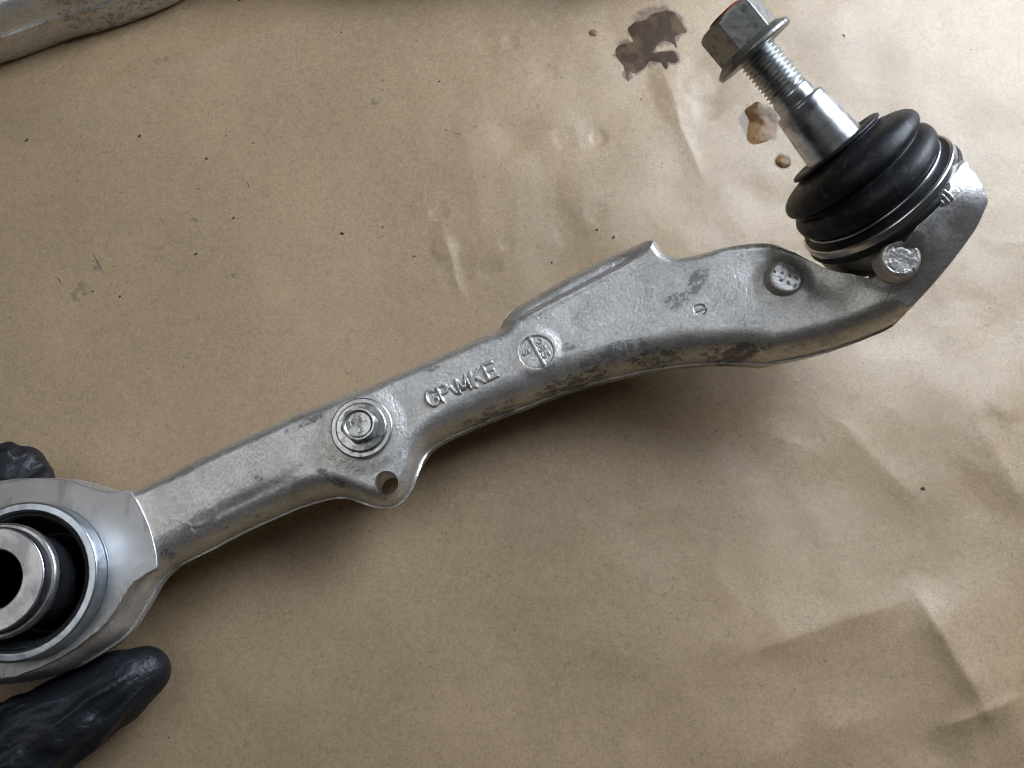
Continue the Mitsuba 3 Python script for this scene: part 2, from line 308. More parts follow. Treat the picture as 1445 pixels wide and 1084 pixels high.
def rounded(profile, r=0.3, k=4):
    """rounds the inner corners of an open profile"""
    P = [np.asarray(p, float) for p in profile]
    out = [P[0]]
    for a, b, c in zip(P[:-2], P[1:-1], P[2:]):
        la, lc = np.linalg.norm(a - b), np.linalg.norm(c - b)
        q = min(r, la * 0.45, lc * 0.45)
        p0, p1 = b + (a - b) / la * q, b + (c - b) / lc * q
        for t in np.linspace(0, 1, k):
            out.append((1 - t) ** 2 * p0 + 2 * t * (1 - t) * b + t * t * p1)
    out.append(P[-1])
    return np.array(out)


def join(*meshes):
    vs, fs, at = [], [], 0
    for v, f in meshes:
        vs.append(np.asarray(v)); fs.append(np.asarray(f) + at); at += len(v)
    return np.vstack(vs), np.vstack(fs)


# ------------------------------------------------------------------ materials
N, F, S = mikit.noise, mikit.fbm, mikit.smoothstep
mix = mikit.mix
scale_shade_spots = [(x * MM, y * MM, rx * MM, ry * MM, math.cos(math.radians(a)), math.sin(math.radians(a)), s) for x, y, rx, ry, a, s in SCALE_AND_SHADE]


def scale_shade_mask(p):
    """grey scale in ragged patches on the shot-blasted skin, with shade painted in along the lower flanks"""
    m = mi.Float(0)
    for x, y, rx, ry, c, s, k in scale_shade_spots:
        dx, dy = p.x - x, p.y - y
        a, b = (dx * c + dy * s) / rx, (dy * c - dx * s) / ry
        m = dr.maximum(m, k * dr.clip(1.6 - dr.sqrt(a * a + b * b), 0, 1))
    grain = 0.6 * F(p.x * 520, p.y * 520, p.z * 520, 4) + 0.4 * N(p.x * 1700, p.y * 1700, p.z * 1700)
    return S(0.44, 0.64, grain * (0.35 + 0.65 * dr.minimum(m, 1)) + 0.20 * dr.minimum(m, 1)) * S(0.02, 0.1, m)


def cast_colour(p, n, uv):
    b = 0.61 + 0.24 * (F(p.x * 160, p.y * 160, p.z * 160, 3) - 0.5) + 0.30 * (N(p.x * 1700, p.y * 1700, p.z * 1700) - 0.5)
    c = mi.Color3f(b * 1.0, b * 0.98, b * 0.945)
    return mix(c, mi.Color3f(0.15, 0.155, 0.16), scale_shade_mask(p) * 0.8)


def cast_rough(p, n, uv):
    return 0.46 + 0.14 * (F(p.x * 300, p.y * 300, p.z * 300, 2) - 0.5) + 0.2 * scale_shade_mask(p)


def cast_relief(p, n, uv):
    return 0.6 * N(p.x * 1500, p.y * 1500, p.z * 1500) + 0.5 * N(p.x * 2900, p.y * 2900, p.z * 2900) + 0.2 * N(p.x * 600, p.y * 600, p.z * 600)


def bump(fn, scale, inner, eps=1e-4):
    return {'type': 'bumpmap', 'arbitrary': mikit.proc(fn, eps), 'scale': scale, 'bsdf': inner}


def two(b):
    return {'type': 'twosided', 'bsdf': b}


def metal(rgb, rough, metallic=1.0, **more):
    return {'type': 'principled', 'base_color': {'type': 'rgb', 'value': rgb} if not isinstance(rgb, dict) else rgb, 'roughness': rough, 'metallic': metallic, **more}


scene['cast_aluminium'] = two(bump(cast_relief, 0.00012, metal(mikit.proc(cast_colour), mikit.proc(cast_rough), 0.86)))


def mill_colour(p, n, uv):
    b = 0.60 + 0.14 * (F(p.x * 130, p.y * 130, 3.0, 3) - 0.5)
    st = S(0.6, 0.75, F(p.x * 300 + 5, p.y * 90, 7.0, 3))
    return mix(mi.Color3f(b, b, b * 0.995), mi.Color3f(0.40, 0.40, 0.40), st * 0.6)


def mill_relief(p, n, uv):
    r1 = dr.sqrt(dr.square(p.x + 0.159) + dr.square(p.y + 0.0676))
    r2 = dr.sqrt(dr.square(p.x + 0.205) + dr.square(p.y + 0.105))
    k = S(0.42, 0.6, F(p.x * 45, p.y * 45, 1.0, 2))
    return (dr.sin(r1 * 2 * math.pi / 0.00085) * (1 - k) + dr.sin(r2 * 2 * math.pi / 0.0007) * k) * 0.5 + 0.6 * N(p.x * 800, p.y * 800) + 1.6 * N(p.x * 160, p.y * 160)


scene['milled_aluminium'] = two(bump(mill_relief, 0.0001, metal(mikit.proc(mill_colour), 0.40, 0.95)))


scene['turned_aluminium'] = two(bump(lambda p, n, uv: N(p.x * 600, p.y * 600, p.z * 600) + 0.5 * N(p.x * 1900, p.y * 1900), 0.00004, metal(mikit.proc(lambda p, n, uv: mix(mi.Color3f(0.56, 0.56, 0.57), mi.Color3f(0.34, 0.34, 0.36), S(0.45, 0.7, F(p.x * 170, p.y * 170, p.z * 170, 4)))), 0.34, 0.95)))


def zinc_colour(p, n, uv):
    b = 0.56 + 0.2 * (F(p.x * 300, p.y * 300, p.z * 300, 3) - 0.5)
    d = S(0.60, 0.68, F(p.x * 520 + 9, p.y * 520, p.z * 520, 3))
    return mix(mi.Color3f(b * 0.97, b * 1.0, b * 1.0), mi.Color3f(0.16, 0.16, 0.15), d * 0.55)


scene['zinc_plate'] = two(bump(lambda p, n, uv: N(p.x * 700, p.y * 700, p.z * 700) + 0.4 * N(p.x * 2200, p.y * 2200, p.z * 2200), 0.00006, metal(mikit.proc(zinc_colour), 0.30, 0.95)))
scene['dull_zinc'] = two(bump(lambda p, n, uv: N(p.x * 500, p.y * 500, p.z * 500) + 0.5 * N(p.x * 1800, p.y * 1800, p.z * 1800), 0.00012, metal(mikit.proc(lambda p, n, uv: zinc_colour(p, n, uv) * mi.Color3f(0.56, 0.54, 0.51)), 0.42, 0.85)))


scene['sleeve_zinc'] = two(bump(lambda p, n, uv: N(p.x * 700, p.y * 700, p.z * 700), 0.00005, metal(mikit.proc(lambda p, n, uv: mi.Color3f(0.44, 0.49, 0.55) * (0.75 + 0.5 * F(p.x * 260, p.y * 260, p.z * 90, 3))), 0.30, 0.95)))


def shank_colour(p, n, uv):
    s = (p.x - STUD_FOOT[0] * MM) * STUD_TILT[0] + (p.y - STUD_FOOT[1] * MM) * STUD_TILT[1] + (p.z - STUD_FOOT[2] * MM) * STUD_TILT[2]
    m = S(0.44, 0.66, F(p.x * 170, p.y * 170, p.z * 170, 4))
    line = S(0.66, 0.74, N(s * 5200, F(p.x * 60, p.y * 60, p.z * 60, 2) * 3))
    return mix(mix(mi.Color3f(0.60, 0.62, 0.64), mi.Color3f(0.26, 0.265, 0.28), m), mi.Color3f(0.12, 0.12, 0.12), line * 0.35)


scene['worn_shank'] = two(bump(lambda p, n, uv: N(p.x * 900, p.y * 900, p.z * 900), 0.00004, metal(mikit.proc(shank_colour), 0.30, 0.95)))
scene['bright_steel'] = two(bump(lambda p, n, uv: N(p.x * 500, p.y * 500, p.z * 500), 0.00004, metal(mikit.proc(lambda p, n, uv: mi.Color3f(0.58, 0.59, 0.60) * (0.85 + 0.3 * F(p.x * 250, p.y * 250, p.z * 250, 3))), 0.26)))
scene['dark_steel'] = two(bump(lambda p, n, uv: N(p.x * 300, p.y * 300, p.z * 300), 0.0001, metal(mikit.proc(lambda p, n, uv: mi.Color3f(0.17, 0.17, 0.17) * (0.7 + 0.6 * F(p.x * 200, p.y * 200, p.z * 200, 3))), 0.33, 0.9)))


def rubber_colour(p, n, uv):
    dust = S(0.62, 0.72, F(p.x * 330, p.y * 330, p.z * 330, 4))
    speck = S(0.80, 0.86, N(p.x * 1300, p.y * 1300, p.z * 1300))
    return mix(mi.Color3f(0.010, 0.011, 0.013), mi.Color3f(0.05, 0.055, 0.062), dr.minimum(1, dust * 0.35 + speck * 0.35))


scene['boot_rubber'] = two(bump(lambda p, n, uv: F(p.x * 400, p.y * 400, p.z * 400, 3), 0.00012, {'type': 'principled', 'base_color': mikit.proc(rubber_colour), 'roughness': 0.46, 'specular': 0.32}))
scene['dull_rubber'] = two({'type': 'principled', 'base_color': mikit.proc(rubber_colour), 'roughness': 0.5, 'specular': 0.35})


def glove_relief(p, n, uv):
    return F(p.x * 900, p.y * 900, p.z * 900, 2) * 0.35 + F(p.x * 90 + p.y * 60, p.y * 300 - p.x * 190, p.z * 160, 3) * 0.9


scene['nitrile'] = two(bump(glove_relief, 0.0006, {'type': 'principled', 'base_color': mikit.proc(lambda p, n, uv: mi.Color3f(0.008, 0.0095, 0.013) * (0.8 + 0.4 * F(p.x * 200, p.y * 200, p.z * 200, 3))), 'roughness': 0.46, 'specular': 0.34}))
scene['sleeve_cloth'] = two({'type': 'principled', 'base_color': {'type': 'rgb', 'value': [0.05, 0.055, 0.07]}, 'roughness': 0.9})
scene['red_paint'] = two({'type': 'principled', 'base_color': mikit.proc(lambda p, n, uv: mix(mi.Color3f(0.30, 0.035, 0.012), mi.Color3f(0.12, 0.03, 0.02), F(p.x * 700, p.y * 700, p.z * 700, 2))), 'roughness': 0.45})

halo = [(x * MM, y * MM, r * MM) for x, y, r in ((66, 178, 10.5), (73, 178, 6), (59, 175, 6), (52, 165, 5.5), (60, 163, 6), (55, 158, 5), (51.5, 153, 2.6), (71, 161.5, 4.2), (109, 129, 8.2), (117.5, 110.4, 3.4), (36.7, 174.6, 2.0))]
scuffs = [(x * MM, y * MM, r * MM) for x, y, r in SCUFFS]


def paper_colour(p, n, uv):
    w = 2.5 * F(p.x * 150, p.y * 150, 4.0, 2)
    fib = F(p.x * 1000 + w, p.y * 2200 - w, 1.0, 2) * 0.5 + F(p.x * 2300 - w, p.y * 1100 + w, 2.0, 2) * 0.5
    cloud = F(p.x * 260 + p.y * 170, p.y * 260 - p.x * 170, 0.0, 4)
    big = F(p.x * 22, p.y * 22, 5.0, 3)
    b = 1.0 + 0.50 * (fib - 0.5) + 0.12 * (cloud - 0.5) + 0.22 * (big - 0.5)
    c = mi.Color3f(0.352, 0.252, 0.148) * b
    pale = S(0.62, 0.78, F(p.x * 1500 + 40 + w, p.y * 700, 3.0, 2)) * S(0.5, 0.6, N(p.x * 700, p.y * 1500 + 9))
    c = mix(c, mi.Color3f(0.47, 0.38, 0.27), pale * 0.3)
    dark = S(0.72, 0.84, F(p.x * 1100 + 77, p.y * 1100 + w, 6.0, 2)) * S(0.55, 0.65, N(p.x * 260, p.y * 260 + 31))
    c = mix(c, mi.Color3f(0.12, 0.09, 0.06), dark * 0.35)
    m = mi.Float(0)
    for x, y, r in scuffs:
        d = dr.sqrt(dr.square(p.x - x) + dr.square(p.y - y)) / r
        m = dr.maximum(m, dr.clip(1.7 - d, 0, 1))
    v = F(p.x * 520, p.y * 820, 2.0, 4)
    sc = S(0.50, 0.70, v * (0.4 + 0.6 * m) + 0.12 * m) * S(0.02, 0.5, m)
    c = mix(c, mi.Color3f(0.12, 0.10, 0.085), sc * 0.5)
    m = mi.Float(0)                                   # oil wicked into the paper round the wet patches
    for x, y, r in halo:
        m = dr.maximum(m, 1.5 - dr.sqrt(dr.square(p.x - x) + dr.square(p.y - y)) / r)
    wet = S(0.28, 0.62, m + 0.7 * (F(p.x * 240, p.y * 240, 8.0, 4) - 0.5))
    return mix(c, c * mi.Color3f(0.36, 0.31, 0.28), wet * 0.9)


def paper_relief(p, n, uv):
    return 0.5 * N(p.x * 1700 + 2 * N(p.x * 300, p.y * 300), p.y * 3000) + 0.5 * N(p.x * 3000, p.y * 1500) + 0.9 * F(p.x * 420, p.y * 420, 0.0, 3)


scene['kraft'] = two(bump(paper_relief, 0.00010, {'type': 'principled', 'base_color': mikit.proc(paper_colour), 'roughness': 0.52, 'specular': 0.8}))


def oil_colour(p, n, uv):
    t = F(p.x * 130, p.y * 130, 3.0, 4)
    return mix(mi.Color3f(0.058, 0.034, 0.022), mi.Color3f(0.125, 0.077, 0.044), S(0.38, 0.68, t))


scene['soaked_oil'] = two(bump(paper_relief, 0.00008, {'type': 'principled', 'base_color': mikit.proc(oil_colour), 'roughness': 0.42, 'specular': 0.15}))
scene['amber_oil'] = two({'type': 'principled', 'base_color': mikit.proc(lambda p, n, uv: mix(mi.Color3f(0.10, 0.055, 0.022), mi.Color3f(0.22, 0.13, 0.055), S(0.35, 0.65, F(p.x * 260, p.y * 260, 1.0, 3)))), 'roughness': 0.22, 'specular': 0.13})
scene['grime'] = two({'type': 'principled', 'base_color': {'type': 'rgb', 'value': [0.03, 0.028, 0.026]}, 'roughness': 0.7})
scene['chip_yellow'] = two({'type': 'principled', 'base_color': {'type': 'rgb', 'value': [0.55, 0.33, 0.05]}, 'roughness': 0.5})


# ------------------------------------------------------------------ the paper
def paper_z(x, y):
    x, y = np.asarray(x, float), np.asarray(y, float)
    right = sstep(-60, 90, x + 0.35 * y)
    z = 5.5 * fbm2(x, y, 95, 3, 2) + (0.7 + 2.4 * right) * fbm2(x, y, 36, 4, 2)
    z += 0.55 * fbm2(x, y, 15.0, 6, 2) * (0.25 + 0.6 * sstep(0.48, 0.6, fbm2(x, y, 60, 8, 2) + 0.5) + 0.9 * right) + 0.03 * fbm2(x, y, 3.0, 9, 2)
    for cx, cy, r, d in DENTS:
        ex, ey = (x - cx) / r, (y - cy) / r
        rr = np.sqrt(ex ** 2 + ey ** 2)
        sharp = 0.5 + 0.5 * np.clip((-0.6 * ex - 0.8 * ey) / np.maximum(rr, 1e-6), -1, 1)
        z += 0.5 * d * (1 - sstep(0.55 * (0.4 + 0.6 * sharp), 1.0, rr))
    for x0, y0, x1, y1, wl, wr, h in LINES:
        dx, dy = x1 - x0, y1 - y0
        L = math.hypot(dx, dy)
        t = ((x - x0) * dx + (y - y0) * dy) / L
        s = ((x - x0) * dy - (y - y0) * dx) / L + 7.0 * fbm2(x, y, 36, 12, 2) + 1.2 * fbm2(x, y, 8, 13, 2)
        along = sstep(-0.3 * L, 0.3 * L, t) * (1 - sstep(0.7 * L, 1.3 * L, t))
        q = np.where(s > 0, s / wr, -s / wl)
        z += 1.05 * h * along * np.exp(-1.5 * (np.sqrt(q * q + 0.006) - 0.077) * (1.0 + 0.4 * fbm2(x, y, 20, 14, 2)))
    crum = np.clip(0.25 + sstep(0.42, 0.62, fbm2(x, y, 75, 15, 2) + 0.5) * 0.9, 0, 1) * (0.35 + 0.65 * sstep(-80, 40, x + 0.2 * y))
    z -= 2.3 * crum * (np.sqrt(fbm2(x, y, 30, 16, 2) ** 2 + 0.0002) + 0.3 * np.sqrt(fbm2(x + 9, y - 4, 14, 17, 2) ** 2 + 0.0012))
    under = 1 - sstep(20, 70, dist_segments(np.stack([x.ravel(), y.ravel()], 1), [(-60, -28, 60, 20)])).reshape(x.shape)
    return (z + 0.4) * (1 - 0.92 * under) - 0.4


def graded(a0, a1, fine, b0, b1, coarse):
    return np.r_[np.arange(b0, a0, coarse), np.arange(a0, a1, fine), np.arange(a1, b1 + coarse, coarse)]


gx, gy = np.meshgrid(graded(-240, 245, 0.75, -420, 420, 6), graded(-140, 205, 0.75, -330, 420, 6))
pz = paper_z(gx, gy)
ny, nx = gx.shape
i, j = np.meshgrid(np.arange(ny - 1), np.arange(nx - 1), indexing='ij')
q = np.stack([i * nx + j, i * nx + j + 1, (i + 1) * nx + j + 1, (i + 1) * nx + j], -1).reshape(-1, 4)
put('kraft_paper', (np.stack([gx, gy, pz], -1).reshape(-1, 3), np.vstack([q[:, :3], q[:, [0, 2, 3]]])), 'kraft', smooth=True)
tag('kraft_paper', 'creased brown kraft paper covering the whole work surface under the metal arms', 'paper')
scene['bench_top'] = {'type': 'cube', 'to_world': T().translate([0, 0.045, -0.025]) @ T().scale([0.44, 0.39, 0.019]), 'bsdf': {'type': 'diffuse', 'reflectance': {'type': 'rgb', 'value': [0.25, 0.2, 0.15]}}}
tag('bench_top', 'flat bench top hidden under the brown paper', 'bench', kind='structure')


# ------------------------------------------------------------------ oil and dirt on the paper
def film(outline, thick, soft, wob, seed):
    P = resample(spline(np.asarray(outline, float), 5), 0.3)
    n = np.gradient(P, axis=0); n = np.stack([n[:, 1], -n[:, 0]], 1); n /= np.linalg.norm(n, axis=1, keepdims=True) + 1e-9
    P = P + n * (fbm2(P[:, 0], P[:, 1], 2.2, seed, 4) * wob)[:, None]
    poly = Polygon(P).buffer(0)
    if hasattr(poly, 'geoms'):
        poly = max(poly.geoms, key=lambda g: g.area)
    P = resample(np.array(poly.exterior.coords)[:-1], 0.3)
    x0, y0, x1, y1 = poly.bounds
    a, b = np.meshgrid(np.arange(x0, x1, 0.4), np.arange(y0, y1, 0.4))
    g = np.stack([a.ravel(), b.ravel()], 1)
    inn = poly.buffer(-0.15)
    shapely.prepare(inn)
    g = g[shapely.contains_xy(inn, g[:, 0], g[:, 1])]
    pts = np.vstack([P, g])
    f = planar(pts, poly)
    d = cKDTree(P).query(pts)[0]
    z = paper_z(pts[:, 0], pts[:, 1]) + thick * (1 - np.exp(-d / soft)) * (1 + 0.8 * fbm2(pts[:, 0], pts[:, 1], 4.0, seed + 5, 2)) + 0.02 + 0.0 * d
    return np.c_[pts, z], f


put('oil_spill', film(OIL_MAIN, 0.07, 1.2, 1.6, 31), 'soaked_oil', smooth=True)
tag('oil_spill', 'large dark brown oil stain with ragged lobes soaked into the paper at the top', 'oil stain')
put('oil_drop', film(OIL_DROP, 0.8, 2.8, 1.2, 32), 'amber_oil', smooth=True)
tag('oil_drop', 'amber oil drop with spiky edge on the paper beside the threaded stud', 'oil drop')
for k, (x, y, r) in enumerate(OIL_SPOTS):
    key = f'oil_drop_{k + 1:03d}'
    put(key, film(circle(x, y, r, 14), 0.8, 1.0, 0.8, 40 + k), 'amber_oil', smooth=True)
tag('oil_drop_001', 'small round amber oil drop below the spiky one, near the rubber boot', 'oil drop')
tag('oil_drop_002', 'tiny brown oil spot on the paper left of the large dark stain', 'oil drop')


def crumb(x, y, r, seed):
    q = np.random.default_rng(seed)
    p = q.normal(size=(10, 3)); p /= np.linalg.norm(p, axis=1, keepdims=True)
    p *= q.uniform(0.7, 1.2, (10, 1)) * [r * q.uniform(0.8, 1.7), r, r * 0.6]
    a = q.uniform(0, 6.28); c, s = math.cos(a), math.sin(a)
    p = p @ np.array([[c, s, 0], [-s, c, 0], [0, 0, 1]])
    h = trimesh.convex.convex_hull(p)
    return np.array(h.vertices) + [x, y, float(paper_z(np.array([x]), np.array([y]))[0]) + r * 0.35], np.array(h.faces)


for k, (x, y) in enumerate(SPECKS):
    key = 'dirt_speck' if k == 0 else f'dirt_speck_{k:03d}'
    put(key, crumb(x, y, rng.uniform(0.38, 0.7), 100 + k), 'grime', smooth=False)
    tag(key, 'tiny dark crumb of dirt lying loose on the brown paper', 'dirt speck', 'dark crumbs scattered over the paper')
put('grit', join(*[crumb(x, y, r, 900 + k) for k, (x, y, r) in enumerate(zip(rng.uniform(-235, 230, 170), rng.uniform(-130, 190, 170), rng.uniform(0.1, 0.26, 170)))]), 'grime', smooth=False)
tag('grit', 'fine dark grit sprinkled over the paper', 'grit', kind='stuff')
put('yellow_chip', crumb(-146.5, 69.4, 0.6, 77), 'chip_yellow', smooth=False)
tag('yellow_chip', 'tiny yellow chip on the paper in the left half', 'chip')


def rod(path, r, n=8):
    path = np.asarray(path, float)
    t = np.gradient(path, axis=0); t /= np.linalg.norm(t, axis=1, keepdims=True)
    a = np.cross(t, [0.3, 0.1, 1.0]); a /= np.linalg.norm(a, axis=1, keepdims=True)
    b = np.cross(t, a)
    r = np.broadcast_to(r, len(path))
    th = np.arange(n) / n * 2 * np.pi
    v = path[:, None] + r[:, None, None] * (np.cos(th)[None, :, None] * a[:, None] + np.sin(th)[None, :, None] * b[:, None])
    i, j = np.meshgrid(np.arange(len(path) - 1), np.arange(n), indexing='ij')
    j2 = (j + 1) % n
    q = np.stack([i * n + j, i * n + j2, (i + 1) * n + j2, (i + 1) * n + j], -1).reshape(-1, 4)
    return v.reshape(-1, 3), np.vstack([q[:, :3], q[:, [0, 2, 3]]])


for k, (x0, y0, x1, y1) in enumerate(FIBRES):
    t = np.linspace(0, 1, 12)
    bow = np.sin(t * math.pi) * rng.uniform(-0.12, 0.12) * math.hypot(x1 - x0, y1 - y0)
    x, y = x0 + (x1 - x0) * t + bow, y0 + (y1 - y0) * t + 0.6 * bow
    key = 'fibre' if k == 0 else f'fibre_{k:03d}'
    put(key, rod(np.c_[x, y, paper_z(x, y) + 0.08], 0.08 * np.sin(np.clip(t, 0.08, 0.92) * math.pi) + 0.04, 6), 'grime', smooth=True)
    tag(key, 'thin dark hair-like fibre lying on the brown paper', 'fibre', 'dark fibres on the paper')

# ------------------------------------------------------------------ the control arm
top_fit = RBFInterpolator(np.array(TOP_HEIGHTS)[:, :2], np.array(TOP_HEIGHTS)[:, 2], smoothing=8.0, kernel='thin_plate_spline')
EYE = np.array([-159.3, -67.6])
at = {k: np.array(v) for k, v in AT.items()}
# raised lettering
word_dir = np.array([0.902, 0.432]); word_dir /= np.linalg.norm(word_dir)
word_up = np.array([-word_dir[1], word_dir[0]])
word_org = np.array([-28.4, -4.8]) - 1.9 * word_dir - 2.9 * word_up
WORD = []
for ch, s, h, dy in (('G', 0.0, 5.8, 0.0), ('P', 5.1, 5.6, 0.1), ('M', 12.0, 5.2, 0.2), ('K', 17.9, 5.5, 0.1), ('E', 23.1, 5.7, 0.3)):
    WORD += strokes(ch, word_org + s * word_dir + dy * word_up, word_dir, word_up, h)
smear0 = word_org + 9.4 * word_dir + 4.2 * word_up
SMEAR = [(*smear0, *(smear0 + 1.3 * word_dir - 3.0 * word_up)), (*(smear0 + 3.6 * word_dir - 2.6 * word_up), *(smear0 + 6.4 * word_dir - 2.2 * word_up))]
# date stamp
st_c = at['stamp'][:2]
st_d = np.array([0.466, -0.885]); st_r = np.array([0.885, 0.466])
STAMP = []
for ch, s in (('2', -3.9), ('8', -1.2), ('5', 1.5)):
    STAMP += strokes(ch, st_c + s * st_d + 1.15 * st_r, st_d, st_r, 2.6)
STAMP += strokes('S', st_c - 2.3 * st_d - 4.3 * st_r, st_d, st_r, 2.1)
BAR = [(*(st_c - 5.6 * st_d + 0.25 * st_r), *(st_c + 5.6 * st_d + 0.25 * st_r))]
GOUGES = [tuple(at['w1'][:2] + np.array(o)) + tuple(at['w1'][:2] + np.array(o) + np.array([2.8, -2.6])) for o in ((-2.2, 1.6), (-.6, 2.2), (.6, 3.2))]


def arm_relief(p):
    x, y = p[:, 0], p[:, 1]
    r = lambda k: np.hypot(x - at[k][0], y - at[k][1])
    z = 0.9 * fbm2(x, y, 24, 21, 2) + 0.09 * fbm2(x, y, 5.5, 22, 2) + 0.05 * fbm2(x, y, 1.1, 23, 2)
    b = r('boss')
    z += 0.8 * (1 - sstep(10.9, 17.0, b))
    d = r('stamp')
    near = d < 11
    z += 0.45 * (1 - sstep(6.4, 10.5, d))
    inside = 1 - sstep(6.05, 6.35, d)
    z -= inside * 0.6 + 0.25 * np.exp(-((d - 6.1) / 0.22) ** 2)
    if near.any():
        q = p[near]
        z[near] += inside[near] * (0.6 * (1 - sstep(0.35, 0.75, dist_segments(q, BAR))) + 0.6 * (1 - sstep(0.16, 0.38, dist_segments(q, STAMP))))
    w = (np.abs((p - word_org) @ word_dir - 13) < 17) & (np.abs((p - word_org) @ word_up - 2.8) < 7)
    if w.any():
        dw = dist_segments(p[w], WORD)
        z[w] += 1.0 * (1 - sstep(0.28, 0.66, dw)) + 0.5 * (1 - sstep(0.3, 1.0, dist_segments(p[w], SMEAR)))
    d = r('pad')
    z += 1.2 * (1 - sstep(5.0, 11.0, d))
    d = r('plug')
    z += 0.4 * (1 - sstep(6.5, 9, d))
    m = r('w1') < 9
    if m.any():
        z[m] += 0.7 * (1 - sstep(0.2, 0.75, dist_segments(p[m], GOUGES))) + 0.5 * fbm2(x[m], y[m], 1.8, 26, 3) * (1 - sstep(3, 6, r('w1')[m]))
    d = r('slot')
    z -= 0.55 * (1 - sstep(1.9, 2.3, d)) * (1 - 0.8 * (1 - sstep(0.25, 0.5, np.abs((p - at['slot'][:2]) @ np.array([-0.34, 0.94])))))
    d = r('dent')
    z += 0.55 * (1 - sstep(6.2, 7.4, d)) * sstep(3.0, -4.0, (p - at['dent'][:2]) @ np.array([-0.25, 0.97])) * sstep(1.5, 6.5, d)
    a, b_ = at['gr0'][:2], at['gr1'][:2]
    t = (b_ - a) / np.linalg.norm(b_ - a)
    s, al = (p - a) @ np.array([-t[1], t[0]]), (p - a) @ t
    z -= 0.85 * np.exp(-(s / 2.4) ** 2) * sstep(-14, 10, al) * (1 - sstep(40, 62, al))
    a, b_ = at['rib0'][:2], at['rib1'][:2]
    t = (b_ - a) / np.linalg.norm(b_ - a)
    s, al = (p - a) @ np.array([-t[1], t[0]]), (p - a) @ t
    z += 0.5 * np.exp(-(s / 1.3) ** 2) * sstep(-3, 3, al) * (1 - sstep(38, 48, al)) - 1.6 * sstep(0.5, 2.5, s) * sstep(-6, 3, al) * (1 - sstep(40, 48, al)) * (s < 16)
    z[((p - EYE) ** 2).sum(1) < 54 ** 2] *= 0.15
    return z


def arm_top(p):
    return top_fit(p), arm_relief(p)


def arm_height(p):
    x, y = p[:, 0], p[:, 1]
    lug = 1 - sstep(9, 20, np.hypot(x + 43, y + 36))
    return 13.0 - 3.5 * lug


def arm_depth(p):
    x, y = p[:, 0], p[:, 1]
    base = top_fit(p) - arm_height(p)
    lug = 1 - sstep(9, 18, np.hypot(x + 43, y + 37))
    rest = np.exp(-((x - 5) / 55) ** 2)
    d = 13.0 + rest * np.maximum(base - 13.0 - 0.3, 0)
    return d * (1 - lug) + 7.0 * lug


fine = [(*(word_org + 13 * word_dir + 2.8 * word_up), 15.5, 0.17), (*st_c, 7.6, 0.115), (*at['w1'][:2], 6.5, 0.25), (*at['slot'][:2], 3.0, 0.18)]
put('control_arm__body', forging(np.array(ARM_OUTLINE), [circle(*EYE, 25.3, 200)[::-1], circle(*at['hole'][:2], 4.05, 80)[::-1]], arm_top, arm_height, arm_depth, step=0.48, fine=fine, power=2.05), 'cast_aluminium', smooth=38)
tag('control_arm', 'cast aluminium suspension control arm lying across the paper, with bushing eye and tilted ball joint', 'control arm')

pc, pax = at['plug'] + [-0.1, 0.0, -3.2], np.array([-0.16, -0.24, 0.95]); pax /= np.linalg.norm(pax)
pu = np.cross(pax, [0, 1, 0]); pu /= np.linalg.norm(pu)
pv, pf = lathe(np.array([(7.6, -3), (6.7, 0), (6.35, 1.6), (6.05, 2.3), (5.5, 2.75), (4.95, 2.75)] + [(r_, 2.55) for r_ in np.linspace(4.9, 0.05, 16)]), 110, pc, pax, pu)
l1, l2 = (pv - pc) @ pu, (pv - pc) @ np.cross(pax, pu)
top = sstep(1.5, 2.5, (pv - pc) @ pax)
arc_ = lambda r_, a0, a1: [(*a_, *b_) for L_ in [ARC(0, 0, r_, r_, a0, a1, 8)] for a_, b_ in zip(L_[:-1], L_[1:])]
cuts = dist_segments(np.stack([l1, l2], 1), arc_(4.6, -60, 60) + arc_(3.6, -150, -60) + arc_(5.3, 80, 130))
pv = pv + pax * (top * (0.8 * fbm2(l1, l2, 2.6, 25, 3) - 0.3 * (1 - sstep(0.1, 0.55, cuts))))[:, None] + pu * (0.35 * fbm2(l1, l2, 2.5, 27, 2))[:, None]
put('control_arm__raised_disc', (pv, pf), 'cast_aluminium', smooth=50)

dc, dax = at['pad'] + [0.0, -0.2, 2.0], np.array([-0.02, 0.0, 1.0]); dax /= np.linalg.norm(dax)
du = np.cross(dax, [0, 1, 0]); du /= np.linalg.norm(du)
dv, df = lathe(np.array([(7.6, -4.0), (7.0, -2.0), (6.6, -0.4), (6.25, 0.7), (5.9, 1.35), (5.5, 1.7), (5.0, 1.92)] + [(r_, 1.95 + 0.01 * (4.4 - r_)) for r_ in np.linspace(4.7, 0.03, 26)]), 160, dc, dax, du)
onto = (dv - dc) @ dax > 1.0
pit = np.min(np.hypot(dv[:, None, 0] - (0.86 * (np.array(PITS)[:, 0] - at['pad'][0]) + dc[0] + 0.3), dv[:, None, 1] - (0.86 * (np.array(PITS)[:, 1] - at['pad'][1]) + dc[1] + 0.2)), axis=1)
dv = dv - dax * (onto * (0.8 * (1 - sstep(0.25, 0.55, pit))) + 0.1 * fbm2(dv[:, 0], dv[:, 1], 1.5, 24, 2))[:, None]
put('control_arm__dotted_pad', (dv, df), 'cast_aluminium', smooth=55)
tag('control_arm__dotted_pad', 'raised round pad with nine small pits')

